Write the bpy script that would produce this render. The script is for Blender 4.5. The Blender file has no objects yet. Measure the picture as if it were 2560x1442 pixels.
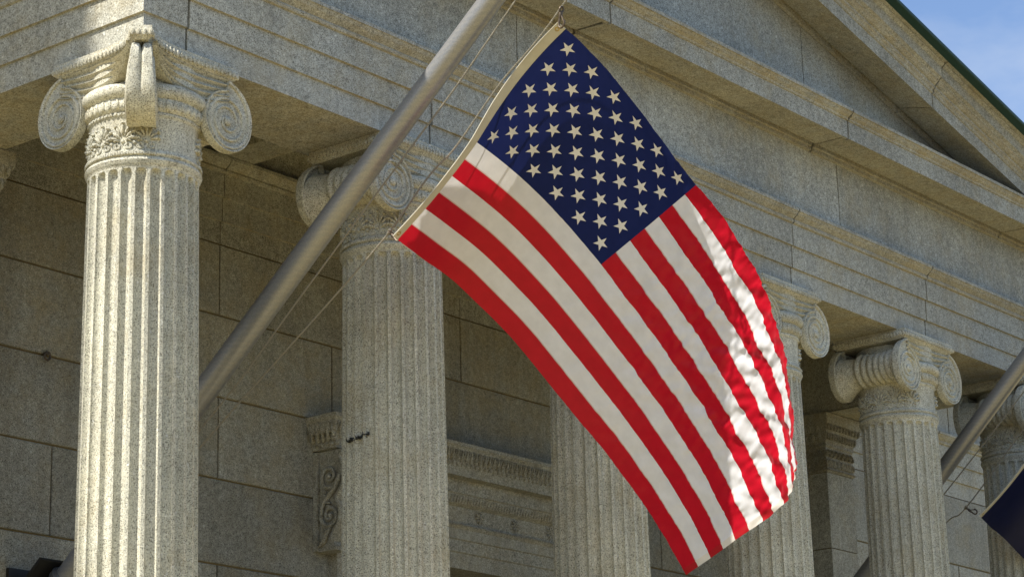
import bpy, math, random
from mathutils import Vector, Matrix, noise

random.seed(7)
S = 3.0            # one column bay in metres
ZO = 8.94          # height of the architrave soffit above the ground
CC = 0.1264        # column axis from the building corner (in bays)
XR = 5 + 2 * CC    # right corner of the portico
XM = XR / 2
scene = bpy.context.scene
COL = scene.collection
PI = math.pi
def R(a): return math.radians(a)

# ------------------------------------------------------------------ helpers
class MB:
    """collects faces in bay units, x along the front, y into the building, z up from the soffit"""
    def __init__(s):
        s.V = []; s.F = []; s.M = []; s.SM = []; s.T = []; s.N = []
        s.tone = 1.0; s.stain = 0.0; s.m = 0; s.sm = False; s.tf = None; s.flip = False
    def v(s, p):
        if s.tf: p = s.tf(p)
        s.V.append((p[0], p[1], p[2])); s.T.append(s.tone); s.N.append(s.stain)
        return len(s.V) - 1
    def f(s, *ids):
        s.F.append(tuple(reversed(ids)) if s.flip else tuple(ids)); s.M.append(s.m); s.SM.append(s.sm)
    def poly(s, pts): s.f(*[s.v(p) for p in pts])
    def grid(s, rows, cu=False, cv=False):
        ids = [[s.v(p) for p in r] for r in rows]
        n = len(ids); m = len(ids[0])
        for i in range(n if cu else n - 1):
            a = ids[i]; b = ids[(i + 1) % n]
            for j in range(m if cv else m - 1):
                k = (j + 1) % m
                s.f(a[j], b[j], b[k], a[k])
    def box(s, x0, x1, y0, y1, z0, z1, mat=None):
        p = [s.v((x, y, z)) for x in (x0, x1) for y in (y0, y1) for z in (z0, z1)]
        for q in ((0, 1, 3, 2), (4, 6, 7, 5), (0, 4, 5, 1), (2, 3, 7, 6), (0, 2, 6, 4), (1, 5, 7, 3)):
            s.f(*[p[i] for i in q])
    def lathe(s, prof, n, cx=0, cy=0, a0=0, a1=2 * PI):
        full = abs(a1 - a0) > 6.28
        m = n if full else n + 1
        rows = []
        for i in range(m):
            a = a0 + (a1 - a0) * i / n
            rows.append([(cx + r * math.cos(a), cy + r * math.sin(a), z) for r, z in prof])
        s.grid(rows, cu=full)
    def tube(s, pts, rad, n=8, cap=True):
        pts = [Vector(p) for p in pts]
        if not hasattr(rad, '__len__'): rad = [rad] * len(pts)
        rows = []; prev = None
        for i, p in enumerate(pts):
            t = (pts[min(i + 1, len(pts) - 1)] - pts[max(i - 1, 0)]).normalized()
            if prev is None:
                a = t.orthogonal().normalized()
            else:
                a = (prev - t * prev.dot(t))
                a = a.normalized() if a.length > 1e-6 else t.orthogonal().normalized()
            prev = a; b = t.cross(a)
            rows.append([tuple(p + (a * math.cos(2 * PI * k / n) + b * math.sin(2 * PI * k / n)) * rad[i]) for k in range(n)])
        ids = [[s.v(q) for q in r] for r in rows]
        for i in range(len(ids) - 1):
            for j in range(n):
                k = (j + 1) % n
                s.f(ids[i][j], ids[i][k], ids[i + 1][k], ids[i + 1][j])
        if cap:
            s.f(*reversed(ids[0])); s.f(*ids[-1])
    def ell(s, c, ax, ay, az, nu=8, nv=5):
        """ellipsoid with three half-axis vectors"""
        c = Vector(c); ax = Vector(ax); ay = Vector(ay); az = Vector(az)
        top = s.v(tuple(c + az)); bot = s.v(tuple(c - az)); rows = []
        for j in range(1, nv):
            ph = PI * j / nv
            rows.append([s.v(tuple(c + ax * math.cos(2 * PI * i / nu) * math.sin(ph) + ay * math.sin(2 * PI * i / nu) * math.sin(ph) + az * math.cos(ph))) for i in range(nu)])
        for i in range(nu):
            k = (i + 1) % nu
            s.f(top, rows[0][i], rows[0][k]); s.f(bot, rows[-1][k], rows[-1][i])
            for j in range(nv - 2):
                s.f(rows[j][i], rows[j + 1][i], rows[j + 1][k], rows[j][k])

ORG = {}
def link(o, parent, org):
    COL.objects.link(o)
    ORG[o.name] = Vector(org)
    if parent is not None:
        o.parent = parent
        o.location = Vector(org) - ORG[parent.name]
    else:
        o.location = org
    return o

def world(p): return (p[0] * S, p[1] * S, p[2] * S + ZO)

def build(name, mb, mats, parent=None, org=None, local=False, sharp=38):
    """one mesh object; local=True: coordinates are relative to the origin (bays), else bay coordinates of the place"""
    if org is None: org = tuple(ORG[parent.name]) if parent is not None else (0, 0, 0)
    me = bpy.data.meshes.new(name)
    if local: co = [(p[0] * S, p[1] * S, p[2] * S) for p in mb.V]
    else: co = [(p[0] * S - org[0], p[1] * S - org[1], p[2] * S + ZO - org[2]) for p in mb.V]
    me.from_pydata(co, [], mb.F)
    if not isinstance(mats, (list, tuple)): mats = [mats]
    for m in mats: me.materials.append(m)
    me.polygons.foreach_set('material_index', mb.M)
    me.polygons.foreach_set('use_smooth', mb.SM)
    a = me.attributes.new('tone', 'FLOAT', 'POINT'); a.data.foreach_set('value', mb.T)
    a = me.attributes.new('stain', 'FLOAT', 'POINT'); a.data.foreach_set('value', mb.N)
    me.update()
    if any(mb.SM): me.set_sharp_from_angle(angle=R(sharp))
    o = bpy.data.objects.new(name, me)
    return link(o, parent, org)

def empty(name, org, parent=None):
    return link(bpy.data.objects.new(name, None), parent, org)

def tag(o, label, cat=None, group=None, kind=None):
    o['label'] = label
    if cat: o['category'] = cat
    if group: o['group'] = group
    if kind: o['kind'] = kind
    return o

def copy_tree(o, parent, org):
    c = o.copy(); COL.objects.link(c); c.parent = parent
    ORG[c.name] = Vector(org)
    c.location = Vector(org) - (ORG[parent.name] if parent else Vector((0, 0, 0)))
    for ch in list(o.children):
        d = ch.copy(); COL.objects.link(d); d.parent = c; ORG[d.name] = Vector(org)
    return c

# ------------------------------------------------------------------ materials
class NT:
    def __init__(s, name):
        s.m = bpy.data.materials.new(name); s.m.use_nodes = True
        s.t = s.m.node_tree; s.t.nodes.clear()
        s.out = s.n('ShaderNodeOutputMaterial')
    def n(s, typ, **kw):
        nd = s.t.nodes.new(typ)
        for k, v in kw.items():
            if k.startswith('i_'):
                nd.inputs[k[2:].replace('_', ' ')].default_value = v
            else: setattr(nd, k, v)
        return nd
    def l(s, a, b): s.t.links.new(a, b)
    def ramp(s, fac, stops, interp='LINEAR'):
        r = s.n('ShaderNodeValToRGB'); r.color_ramp.interpolation = interp
        while len(r.color_ramp.elements) < len(stops): r.color_ramp.elements.new(0.5)
        for e, (p, c) in zip(r.color_ramp.elements, stops):
            e.position = p; e.color = (c, c, c, 1) if not hasattr(c, '__len__') else (c[0], c[1], c[2], 1)
        s.l(fac, r.inputs[0]); return r.outputs[0]
    def mix(s, fac, a, b, mode='MIX'):
        x = s.n('ShaderNodeMix', data_type='RGBA', blend_type=mode)
        for sock, val in ((x.inputs[0], fac), (x.inputs[6], a), (x.inputs[7], b)):
            if hasattr(val, 'is_linked') or hasattr(val, 'links'): s.l(val, sock)
            elif hasattr(val, '__len__'): sock.default_value = (val[0], val[1], val[2], 1)
            else: sock.default_value = val
        return x.outputs[2]
    def noise(s, vec, scale, detail=2, rough=.5):
        x = s.n('ShaderNodeTexNoise'); x.inputs['Scale'].default_value = scale
        x.inputs['Detail'].default_value = detail; x.inputs['Roughness'].default_value = rough
        s.l(vec, x.inputs['Vector']); return x.outputs['Fac']
    def coords(s, rnd=True):
        tc = s.n('ShaderNodeTexCoord'); out = tc.outputs['Object']
        if rnd:
            oi = s.n('ShaderNodeObjectInfo')
            cmb = s.n('ShaderNodeCombineXYZ')
            mul = s.n('ShaderNodeMath', operation='MULTIPLY'); s.l(oi.outputs['Random'], mul.inputs[0]); mul.inputs[1].default_value = 61.0
            s.l(mul.outputs[0], cmb.inputs[0]); s.l(mul.outputs[0], cmb.inputs[1])
            add = s.n('ShaderNodeVectorMath', operation='ADD')
            s.l(out, add.inputs[0]); s.l(cmb.outputs[0], add.inputs[1]); out = add.outputs[0]
        return out
    def attr(s, name):
        return s.n('ShaderNodeAttribute', attribute_name=name).outputs['Fac']
    def bsdf(s, col, rough=.8, bump=None, bstr=.4, bdist=.004, **kw):
        b = s.n('ShaderNodeBsdfPrincipled')
        if hasattr(col, '__len__'): b.inputs['Base Color'].default_value = (col[0], col[1], col[2], 1)
        else: s.l(col, b.inputs['Base Color'])
        b.inputs['Roughness'].default_value = rough
        for k, v in kw.items(): b.inputs[k.replace('_', ' ')].default_value = v
        if bump is not None:
            bp = s.n('ShaderNodeBump'); bp.inputs['Strength'].default_value = bstr; bp.inputs['Distance'].default_value = bdist
            s.l(bump, bp.inputs['Height']); s.l(bp.outputs[0], b.inputs['Normal'])
        s.l(b.outputs[0], s.out.inputs['Surface']); return b

def granite(name, base, dark, light, mott=(.74, 1.20), stainc=(.37, .29, .14), streak=True):
    t = NT(name); co = t.coords()
    n1 = t.noise(co, 72, 3, .65)        # grains
    n2 = t.noise(co, 125, 1, .5)         # mica specks
    n3 = t.noise(co, 33, 2, .6)
    big = t.noise(co, 0.9, 4, .6)
    mid = t.noise(co, 4.5, 3, .6)
    c = t.ramp(n1, [(.30, dark), (.44, base), (.56, base), (.72, light)])
    sp = t.ramp(n2, [(.36, .85), (.45, 0)])
    c = t.mix(sp, c, (.085, .08, .062))
    ls = t.ramp(n3, [(.64, 0), (.72, .55)])
    c = t.mix(ls, c, tuple(min(.8, x * 1.15) for x in light))
    c = t.mix(1.0, c, t.ramp(big, [(.3, .80), (.7, 1.10)]), 'MULTIPLY')
    c = t.mix(1.0, c, t.ramp(t.noise(co, 21, 4, .7), [(.34, mott[0]), (.50, 1.0), (.66, mott[1])]), 'MULTIPLY')
    # rain streaks and soot
    mpn = t.n('ShaderNodeMapping'); mpn.inputs['Scale'].default_value = (3.6, 3.6, .35); t.l(co, mpn.inputs[0])
    c = t.mix(1.0, c, t.ramp(t.noise(mpn.outputs[0], 1.6, 5, .62), [(.30, .84), (.52, 1.0), (.75, 1.05)]), 'MULTIPLY')
    # sparse soot blotches
    c = t.mix(1.0, c, t.ramp(t.noise(co, 2.7, 7, .68), [(.65, 1.0), (.74, .50)]), 'MULTIPLY')
    # lichen and rust staining
    st = t.ramp(t.noise(co, 2.2, 5, .65), [(.50, 0), (.72, .34)])
    c = t.mix(st, c, t.mix(1.0, stainc, t.ramp(n1, [(.3, .6), (.7, 1.5)]), 'MULTIPLY'))
    sa = t.n('ShaderNodeMath', operation='MULTIPLY'); t.l(t.attr('stain'), sa.inputs[0])
    t.l(t.ramp(mid, [(.34, .05), (.68, .62)]), sa.inputs[1])
    c = t.mix(sa.outputs[0], c, t.mix(1.0, stainc, t.ramp(n1, [(.3, .45), (.7, 1.7)]), 'MULTIPLY'))
    tn = t.n('ShaderNodeCombineColor')
    ta = t.attr('tone')
    for i in range(3): t.l(ta, tn.inputs[i])
    c = t.mix(1.0, c, tn.outputs[0], 'MULTIPLY')
    t.bsdf(c, .86, bump=n1, bstr=.5, bdist=.006, Specular_IOR_Level=.25)
    return t.m

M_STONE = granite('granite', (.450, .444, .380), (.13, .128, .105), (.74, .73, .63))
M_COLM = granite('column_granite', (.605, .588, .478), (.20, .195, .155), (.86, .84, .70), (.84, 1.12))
def plain(name, col, rough=.7, **kw):
    t = NT(name); t.bsdf(col, rough, **kw); return t.m
M_MORTAR = plain('old_mortar', (.24, .175, .075), .95)
M_CRUST = plain('black_crust', (.03, .031, .028), .95)
M_GLASS = plain('window_glass', (.05, .06, .07), .15)
M_DARK = plain('dark_doorway', (.02, .018, .015), .8)

def metal_pole():
    t = NT('brushed_aluminium'); co = t.coords(False)
    w = t.n('ShaderNodeTexWave', wave_type='BANDS', bands_direction='Z'); t.l(co, w.inputs['Vector'])
    w.inputs['Scale'].default_value = 7; w.inputs['Distortion'].default_value = 9; w.inputs['Detail'].default_value = 2; w.inputs['Detail Scale'].default_value = .8
    n = t.noise(co, 90, 2)
    c = t.mix(t.ramp(w.outputs['Fac'], [(.3, 0), (.9, .16)]), (.28, .282, .285), (.42, .40, .355))
    c = t.mix(1.0, c, t.ramp(n, [(.3, .88), (.7, 1.08)]), 'MULTIPLY')
    t.bsdf(c, .42, bump=n, bstr=.12, bdist=.002, Metallic=.5)
    return t.m
M_POLE = metal_pole()
M_BLACK = plain('black_painted_steel', (.018, .018, .017), .45)
M_SLEEVE = plain('grey_painted_steel', (.10, .10, .095), .5, Metallic=.3)
M_BRONZE = plain('tarnished_bronze', (.10, .075, .05), .5, Metallic=.5)
M_BRASS = plain('brass', (.42, .31, .12), .4, Metallic=.9)
M_GOLD = plain('gilded_ball', (.7, .48, .15), .3, Metallic=1.0)
M_COPPER = plain('green_copper', (.010, .048, .040), .6)

def rope_mat():
    t = NT('cotton_rope'); co = t.coords(False); n = t.noise(co, 220, 2)
    t.bsdf(t.mix(n, (.15, .135, .10), (.31, .285, .225)), .9); return t.m
M_ROPE = rope_mat()

def cloth(name, col, trans, gloss=.22, rough=.42):
    t = NT(name); co = t.coords(False)
    n = t.noise(co, 9, 3); fine = t.noise(co, 520, 1)
    c = t.mix(1.0, col, t.ramp(n, [(.3, .93), (.7, 1.05)]), 'MULTIPLY')
    b = t.bsdf(c, rough, bump=fine, bstr=.10, bdist=.001, Specular_IOR_Level=gloss)
    tr = t.n('ShaderNodeBsdfTranslucent')
    t.l(t.mix(1.0, c, trans, 'MULTIPLY'), tr.inputs[0])
    mx = t.n('ShaderNodeMixShader'); mx.inputs[0].default_value = .20
    t.l(b.outputs[0], mx.inputs[1]); t.l(tr.outputs[0], mx.inputs[2]); t.l(mx.outputs[0], t.out.inputs['Surface'])
    return t.m
M_RED = cloth('red_nylon', (.47, .0045, .018), (1.2, 1.1, 1.1))
M_WHITE = cloth('white_nylon', (.70, .70, .72), (1.0, .99, .98))
M_PINK = cloth('white_over_red_seam', (.58, .46, .42), (1, .9, .9))
M_HEMW = cloth('white_hem', (.70, .66, .60), (1, .95, .9))
M_HEMR = cloth('red_hem', (.40, .012, .018), (1, 1, 1))
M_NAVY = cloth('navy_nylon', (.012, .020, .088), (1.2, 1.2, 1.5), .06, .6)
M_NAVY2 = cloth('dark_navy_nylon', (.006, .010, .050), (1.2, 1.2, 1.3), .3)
M_STAR = cloth('white_embroidery', (.80, .79, .77), (1, 1, 1), .2, .6)
M_CANVAS = cloth('canvas_heading', (.56, .53, .43), (1, .96, .86), .2, .7)

def ground_mat(name, c0, c1):
    t = NT(name); co = t.coords(False)
    n = t.noise(co, .4, 5); f = t.noise(co, 14, 4)
    c = t.mix(n, c0, c1)
    c = t.mix(1.0, c, t.ramp(f, [(.3, .85), (.7, 1.12)]), 'MULTIPLY')
    t.bsdf(c, .9, bump=f, bstr=.2, bdist=.01); return t.m
M_PAVE = ground_mat('pavement_slabs', (.44, .345, .13), (.52, .41, .165))
M_GROUND = ground_mat('asphalt', (.055, .055, .055), (.08, .08, .078))
FLAG = """
3318,-4463,-68,3319,-4220,-199,3314,-3988,-346,3293,-3773,-517,3256,-3580,-709,3208,-3407,-919,3156,-3248,-1140,3105,-3093,-1365,3048,-2926,-1579,2989,-2752,-1784,2929,-2571,-1988,2868,-2383,-2185,2805,-2192,-2374,2743,-1999,-2558
3514,-4519,-177,3524,-4268,-293,3527,-4027,-427,3512,-3801,-585,3480,-3593,-765,3435,-3402,-961,3382,-3220,-1165,3328,-3045,-1376,3270,-2869,-1585,3210,-2690,-1789,3149,-2506,-1990,3087,-2318,-2187,3025,-2127,-2381,2962,-1936,-2574
3700,-4570,-303,3723,-4313,-401,3735,-4064,-520,3728,-3828,-663,3701,-3606,-828,3659,-3398,-1009,3609,-3200,-1201,3553,-3009,-1400,3494,-2822,-1601,3433,-2635,-1801,3370,-2447,-1999,3308,-2257,-2196,3245,-2067,-2392,3183,-1877,-2588
3879,-4622,-437,3911,-4360,-526,3934,-4104,-630,3934,-3858,-761,3914,-3625,-913,3878,-3404,-1080,3832,-3194,-1257,3778,-2990,-1443,3718,-2791,-1634,3656,-2595,-1826,3593,-2400,-2020,3530,-2206,-2215,3467,-2013,-2411,3404,-1821,-2608
4045,-4675,-586,4088,-4411,-662,4121,-4151,-757,4130,-3899,-876,4118,-3657,-1016,4089,-3426,-1170,4048,-3205,-1336,3998,-2990,-1508,3940,-2779,-1688,3879,-2573,-1871,3816,-2369,-2057,3752,-2169,-2247,3689,-1970,-2439,3626,-1772,-2633
4198,-4730,-744,4254,-4466,-810,4297,-4205,-896,4315,-3949,-1006,4311,-3702,-1136,4289,-3463,-1281,4255,-3233,-1435,4209,-3007,-1597,4156,-2786,-1764,4098,-2570,-1937,4037,-2358,-2114,3975,-2150,-2294,3912,-1944,-2477,3850,-1740,-2659
4345,-4791,-906,4412,-4528,-964,4462,-4265,-1045,4487,-4007,-1149,4490,-3756,-1272,4476,-3511,-1408,4448,-3273,-1554,4409,-3039,-1705,4362,-2810,-1862,4309,-2586,-2024,4252,-2365,-2191,4193,-2149,-2361,4133,-1935,-2533,4073,-1722,-2705
4482,-4857,-1073,4561,-4595,-1124,4619,-4332,-1200,4649,-4072,-1301,4658,-3818,-1419,4650,-3569,-1549,4629,-3325,-1687,4596,-3085,-1831,4555,-2849,-1980,4508,-2617,-2133,4456,-2389,-2291,4402,-2164,-2452,4345,-1942,-2614,4288,-1722,-2778
4609,-4923,-1249,4699,-4664,-1293,4764,-4402,-1365,4800,-4142,-1463,4814,-3885,-1577,4811,-3633,-1702,4796,-3385,-1834,4769,-3140,-1972,4734,-2898,-2114,4693,-2660,-2261,4647,-2426,-2411,4597,-2194,-2565,4545,-1965,-2722,4490,-1739,-2881
4731,-4995,-1425,4826,-4737,-1469,4898,-4476,-1537,4940,-4215,-1633,4958,-3957,-1744,4960,-3703,-1864,4950,-3452,-1992,4930,-3203,-2124,4901,-2958,-2261,4865,-2715,-2402,4824,-2476,-2547,4779,-2239,-2696,4731,-2004,-2847,4682,-1772,-2999
4847,-5067,-1606,4947,-4812,-1649,5024,-4552,-1716,5070,-4292,-1810,5092,-4033,-1918,5098,-3777,-2035,5093,-3524,-2158,5078,-3273,-2286,5055,-3024,-2417,5025,-2779,-2553,4989,-2536,-2693,4949,-2295,-2837,4907,-2056,-2982,4866,-1819,-3125
4966,-5146,-1783,5063,-4890,-1833,5144,-4632,-1899,5191,-4372,-1992,5215,-4113,-2098,5225,-3855,-2212,5225,-3600,-2331,5216,-3347,-2454,5199,-3097,-2581,5174,-2849,-2713,5144,-2603,-2848,5110,-2360,-2985,5075,-2118,-3123,5040,-1876,-3261
5084,-5226,-1962,5178,-4971,-2018,5255,-4713,-2088,5301,-4453,-2181,5329,-4193,-2285,5341,-3935,-2395,5347,-3679,-2510,5346,-3425,-2628,5333,-3172,-2752,5313,-2922,-2879,5289,-2674,-3010,5261,-2429,-3143,5230,-2184,-3277,5198,-1940,-3411
5209,-5312,-2135,5289,-5054,-2204,5356,-4794,-2282,5403,-4534,-2374,5432,-4274,-2475,5449,-4016,-2584,5460,-3759,-2695,5464,-3503,-2810,5458,-3249,-2929,5444,-2997,-3052,5425,-2748,-3179,5400,-2500,-3309,5372,-2254,-3441,5341,-2009,-3574
5324,-5398,-2316,5393,-5138,-2393,5455,-4878,-2474,5500,-4618,-2567,5531,-4357,-2668,5553,-4098,-2773,5567,-3840,-2883,5576,-3583,-2994,5576,-3328,-3110,5569,-3075,-3229,5553,-2823,-3353,5531,-2575,-3481,5504,-2327,-3612,5473,-2082,-3745
5420,-5481,-2508,5487,-5222,-2587,5549,-4963,-2669,5593,-4701,-2763,5628,-4441,-2861,5654,-4181,-2964,5672,-3922,-3071,5685,-3665,-3180,5691,-3408,-3292,5688,-3153,-3409,5676,-2901,-3531,5657,-2651,-3657,5631,-2404,-3786,5601,-2157,-3917
5498,-5563,-2709,5567,-5304,-2788,5632,-5045,-2870,5683,-4784,-2960,5722,-4524,-3056,5752,-4265,-3156,5775,-4005,-3260,5792,-3747,-3367,5802,-3489,-3477,5803,-3233,-3591,5795,-2980,-3710,5779,-2729,-3834,5755,-2480,-3962,5726,-2232,-4093
5560,-5642,-2917,5638,-5385,-2993,5712,-5128,-3071,5769,-4868,-3158,5814,-4608,-3252,5848,-4348,-3350,5876,-4089,-3451,5896,-3830,-3555,5910,-3572,-3662,5916,-3314,-3774,5913,-3059,-3890,5900,-2807,-4011,5880,-2556,-4137,5856,-2308,-4264
5610,-5721,-3128,5698,-5466,-3201,5781,-5210,-3276,5849,-4952,-3359,5903,-4693,-3448,5942,-4433,-3544,5972,-4173,-3644,5993,-3913,-3747,6012,-3654,-3852,6026,-3396,-3958,6030,-3139,-4070,6022,-2885,-4188,6007,-2633,-4311,5988,-2382,-4435
5648,-5795,-3343,5750,-5544,-3412,5845,-5292,-3484,5924,-5036,-3562,5985,-4777,-3648,6028,-4516,-3742,6060,-4255,-3840,6084,-3995,-3942,6111,-3736,-4043,6131,-3477,-4145,6143,-3219,-4252,6144,-2963,-4366,6135,-2708,-4484,6122,-2455,-4606
5675,-5865,-3562,5792,-5620,-3626,5901,-5372,-3693,5992,-5119,-3768,6058,-4860,-3852,6107,-4599,-3943,6146,-4339,-4038,6178,-4079,-4136,6208,-3818,-4234,6233,-3559,-4335,6252,-3300,-4438,6262,-3042,-4545,6262,-2785,-4658,6258,-2529,-4773
5695,-5931,-3783,5826,-5692,-3843,5946,-5448,-3907,6047,-5197,-3979,6123,-4941,-4059,6180,-4681,-4147,6229,-4421,-4238,6268,-4161,-4332,6302,-3901,-4428,6331,-3640,-4526,6355,-3381,-4626,6373,-3121,-4729,6384,-2863,-4835,6389,-2605,-4943
5702,-5990,-4006,5852,-5760,-4062,5986,-5523,-4123,6099,-5276,-4190,6186,-5022,-4267,6252,-4763,-4351,6307,-4504,-4439,6352,-4243,-4530,6391,-3982,-4624,6425,-3722,-4719,6455,-3461,-4816,6479,-3201,-4915,6497,-2941,-5017,6510,-2681,-5121
5694,-6036,-4233,5869,-5824,-4283,6019,-5595,-4340,6146,-5355,-4403,6245,-5103,-4476,6319,-4845,-4558,6382,-4586,-4642,6434,-4325,-4729,6476,-4064,-4822,6515,-3803,-4914,6551,-3542,-5008,6581,-3281,-5104,6603,-3020,-5204,6621,-2759,-5305
5677,-6072,-4461,5869,-5875,-4508,6042,-5662,-4560,6186,-5431,-4619,6299,-5184,-4687,6384,-4928,-4764,6454,-4669,-4845,6514,-4409,-4929,6561,-4147,-5019,6604,-3886,-5110,6644,-3624,-5201,6677,-3363,-5296,6704,-3101,-5392,6729,-2839,-5490
5651,-6098,-4689,5860,-5918,-4735,6053,-5722,-4783,6216,-5502,-4837,6345,-5262,-4900,6444,-5010,-4972,6522,-4752,-5050,6587,-4492,-5131,6640,-4231,-5218,6687,-3968,-5307,6730,-3706,-5398,6767,-3444,-5490,6799,-3182,-5584,6831,-2920,-5677
5625,-6122,-4918,5845,-5955,-4962,6052,-5773,-5008,6235,-5569,-5059,6382,-5338,-5117,6493,-5089,-5184,6577,-4832,-5259,6647,-4573,-5339,6705,-4311,-5423,6760,-4049,-5509,6808,-3787,-5598,6850,-3525,-5688,6887,-3262,-5779,6926,-3000,-5868
5600,-6146,-5146,5826,-5988,-5190,6043,-5818,-5236,6241,-5627,-5283,6403,-5405,-5338,6526,-5161,-5402,6618,-4907,-5474,6689,-4647,-5553,6752,-4386,-5635,6818,-4127,-5717,6875,-3866,-5802,6924,-3604,-5889,6970,-3342,-5977,7014,-3079,-6063
5577,-6174,-5374,5806,-6020,-5418,6028,-5857,-5463,6234,-5675,-5511,6412,-5466,-5562,6549,-5229,-5622,6648,-4976,-5692,6721,-4716,-5770,6786,-4455,-5852,6861,-4199,-5931,6930,-3941,-6013,6987,-3681,-6096,7041,-3419,-6180,7093,-3157,-6262
5555,-6205,-5601,5784,-6052,-5645,6008,-5891,-5692,6219,-5715,-5740,6408,-5515,-5788,6563,-5291,-5844,6677,-5045,-5911,6757,-4787,-5986,6827,-4529,-6065,6901,-4272,-6145,6972,-4015,-6227,7037,-3755,-6308,7101,-3495,-6387,7165,-3234,-6465
5533,-6237,-5829,5762,-6082,-5873,5985,-5921,-5920,6198,-5747,-5970,6398,-5560,-6016,6575,-5352,-6066,6709,-5117,-6128,6799,-4863,-6200,6870,-4604,-6278,6941,-4346,-6359,7012,-4089,-6441,7080,-3829,-6521,7152,-3569,-6598,7234,-3312,-6668
"""
# ------------------------------------------------------------------ the building
house = tag(empty('courthouse', world((XM, .6, 0))[:2] + (0,)),
            'grey granite classical building with a columned portico and a triangular pediment, behind the flags', 'building')
WY = 1.12          # plane of the wall behind the columns

def run(mb, prof, a, b, side='F', joints=(), ma=0, mz=0, gap=.0075, zfun=None, y0=0., jit=.0016):
    """block courses of a moulded profile [(d, z, stain)], d = projection from the plane"""
    def pt(pos, d, z, e=0):
        if side == 'F': x, y = pos + e * d, y0 - d
        elif side == 'L': x, y = -d, pos + e * d
        else: x, y = XR + d, pos + e * d
        return (x, y, z + (zfun(x) if zfun else 0))
    cuts = [a] + [j for j in joints if a < j < b] + [b]
    for k in range(len(cuts) - 1):
        xa, xb = cuts[k], cuts[k + 1]
        mb.tone = random.uniform(.90, 1.07)
        ja = [random.uniform(-jit, jit) for _ in prof] if k else [0] * len(prof)
        jb = [random.uniform(-jit, jit) for _ in prof] if k < len(cuts) - 2 else [0] * len(prof)
        ea = -ma if k == 0 else 0; eb = mz if k == len(cuts) - 2 else 0
        if k: xa += gap / 2
        if k < len(cuts) - 2: xb -= gap / 2
        n = max(1, int((xb - xa) / .5))
        for i in range(len(prof) - 1):
            (d0, z0, s0), (d1, z1, s1) = prof[i], prof[i + 1]
            mb.stain = s0
            cols = []
            for q in range(n + 1):
                t = q / n
                def at(d, z, j0, j1):
                    pos = (xa + j0) * (1 - t) + (xb + j1) * t
                    e = ea if q == 0 else (eb if q == n else 0)
                    return pt(pos, d, z, e)
                cols.append((at(d0, z0, ja[i], jb[i]), at(d1, z1, ja[i + 1], jb[i + 1])))
            mb.grid([list(c) for c in cols])
        mb.stain = .6
        dp = .014
        if k:   # return faces into the joint
            mb.grid([[pt(xa + j, d, z), pt(xa + j, d - dp, z + .007)] for (d, z, _), j in zip(prof, ja)])
        if k < len(cuts) - 2:
            mb.grid([[pt(xb + j, d, z), pt(xb + j, d - dp, z + .007)] for (d, z, _), j in zip(prof, jb)])
    mb.stain = 0; mb.tone = 1

AP = [(0, 0, .05), (0, .078, .9), (.009, .0785, .1), (.009, .160, .9), (.018, .1605, .1), (.018, .243, .9),
      (.026, .245, .6), (.029, .252, .7), (.026, .259, .8), (.030, .262, .6), (.043, .272, .5), (.050, .281, .7), (.054, .283, .15), (.054, .294, 0), (0, .298, 0)]
AJ = (.155, 1.162, 2.172, 3.180, 4.166, 5.10)
stone2 = [M_STONE, M_MORTAR]

a = MB()
run(a, AP, 0, XR, 'F', AJ, 1, 1)
run(a, AP, 0, 3.2, 'L', (1.1, 2.1), 1, 0)
run(a, AP, 0, 3.2, 'R', (1.1, 2.1), 1, 0)
# soffits, block by block
def soffit(mb, x0, x1, y0, y1, cuts, along='x'):
    cs = [x0 if along == 'x' else y0] + list(cuts) + [x1 if along == 'x' else y1]
    for i in range(len(cs) - 1):
        mb.tone = random.uniform(1.02, 1.12); mb.stain = .6  # brighter tone and yellow stain colour paint warm ground bounce on the undersides
        p, q = cs[i] + (.0013 if i else 0), cs[i + 1] - (.0013 if i < len(cs) - 2 else 0)
        if along == 'x': mb.poly([(p, y0, 0), (p, y1, 0), (q, y1, 0), (q, y0, 0)])
        else: mb.poly([(x0, p, 0), (x0, q, 0), (x1, q, 0), (x1, p, 0)])
    mb.stain = 0; mb.tone = 1
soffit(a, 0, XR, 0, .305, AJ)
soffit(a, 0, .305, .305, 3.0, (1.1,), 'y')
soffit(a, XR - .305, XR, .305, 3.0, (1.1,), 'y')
# core of the beams
a.box(.015, XR - .015, .015, .305, .004, .60)
a.box(.015, .305, .3052, 3.0, .004, .60)
a.box(XR - .305, XR - .015, .3052, 3.0, .004, .60)
build('architrave', a, stone2, house)

FP = [(0, .298, 0), (0, .440, 0), (0, .578, 0)]
a = MB()
run(a, FP, 0, XR, 'F', (1.60, 3.558), 0, 0, gap=.0055)
run(a, FP, 0, 3.2, 'L', (1.6,)); run(a, FP, 0, 3.2, 'R', (1.6,))
build('frieze', a, stone2, house)

CP = [(0, .574, .5), (.013, .576, .5), (.013, .590, .8), (.020, .592, .6), (.020, .608, .8), (.034, .608, .8), (.034, .597, .4), (.150, .595, .45), (.156, .584, .5), (.172, .584, .1),
      (.172, .6545, .6), (.177, .656, .8), (.180, .663, .9), (.190, .670, .9), (.197, .679, .7), (.203, .681, .3), (.203, .693, .2), (0, .715, .3)]
a = MB()
CJ = (.398, 1.881, 3.363, 4.848)
run(a, CP, 0, XR, 'F', CJ, 1, 1, gap=.0085, jit=.005)
run(a, CP, 0, 3.2, 'L', (1.3, 2.3), 1, 0); run(a, CP, 0, 3.2, 'R', (1.3, 2.3), 1, 0)
build('cornice', a, stone2, house)

def zr(x): return .839 + (4.468 - (XM + abs(x - XM))) * .2335
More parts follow.
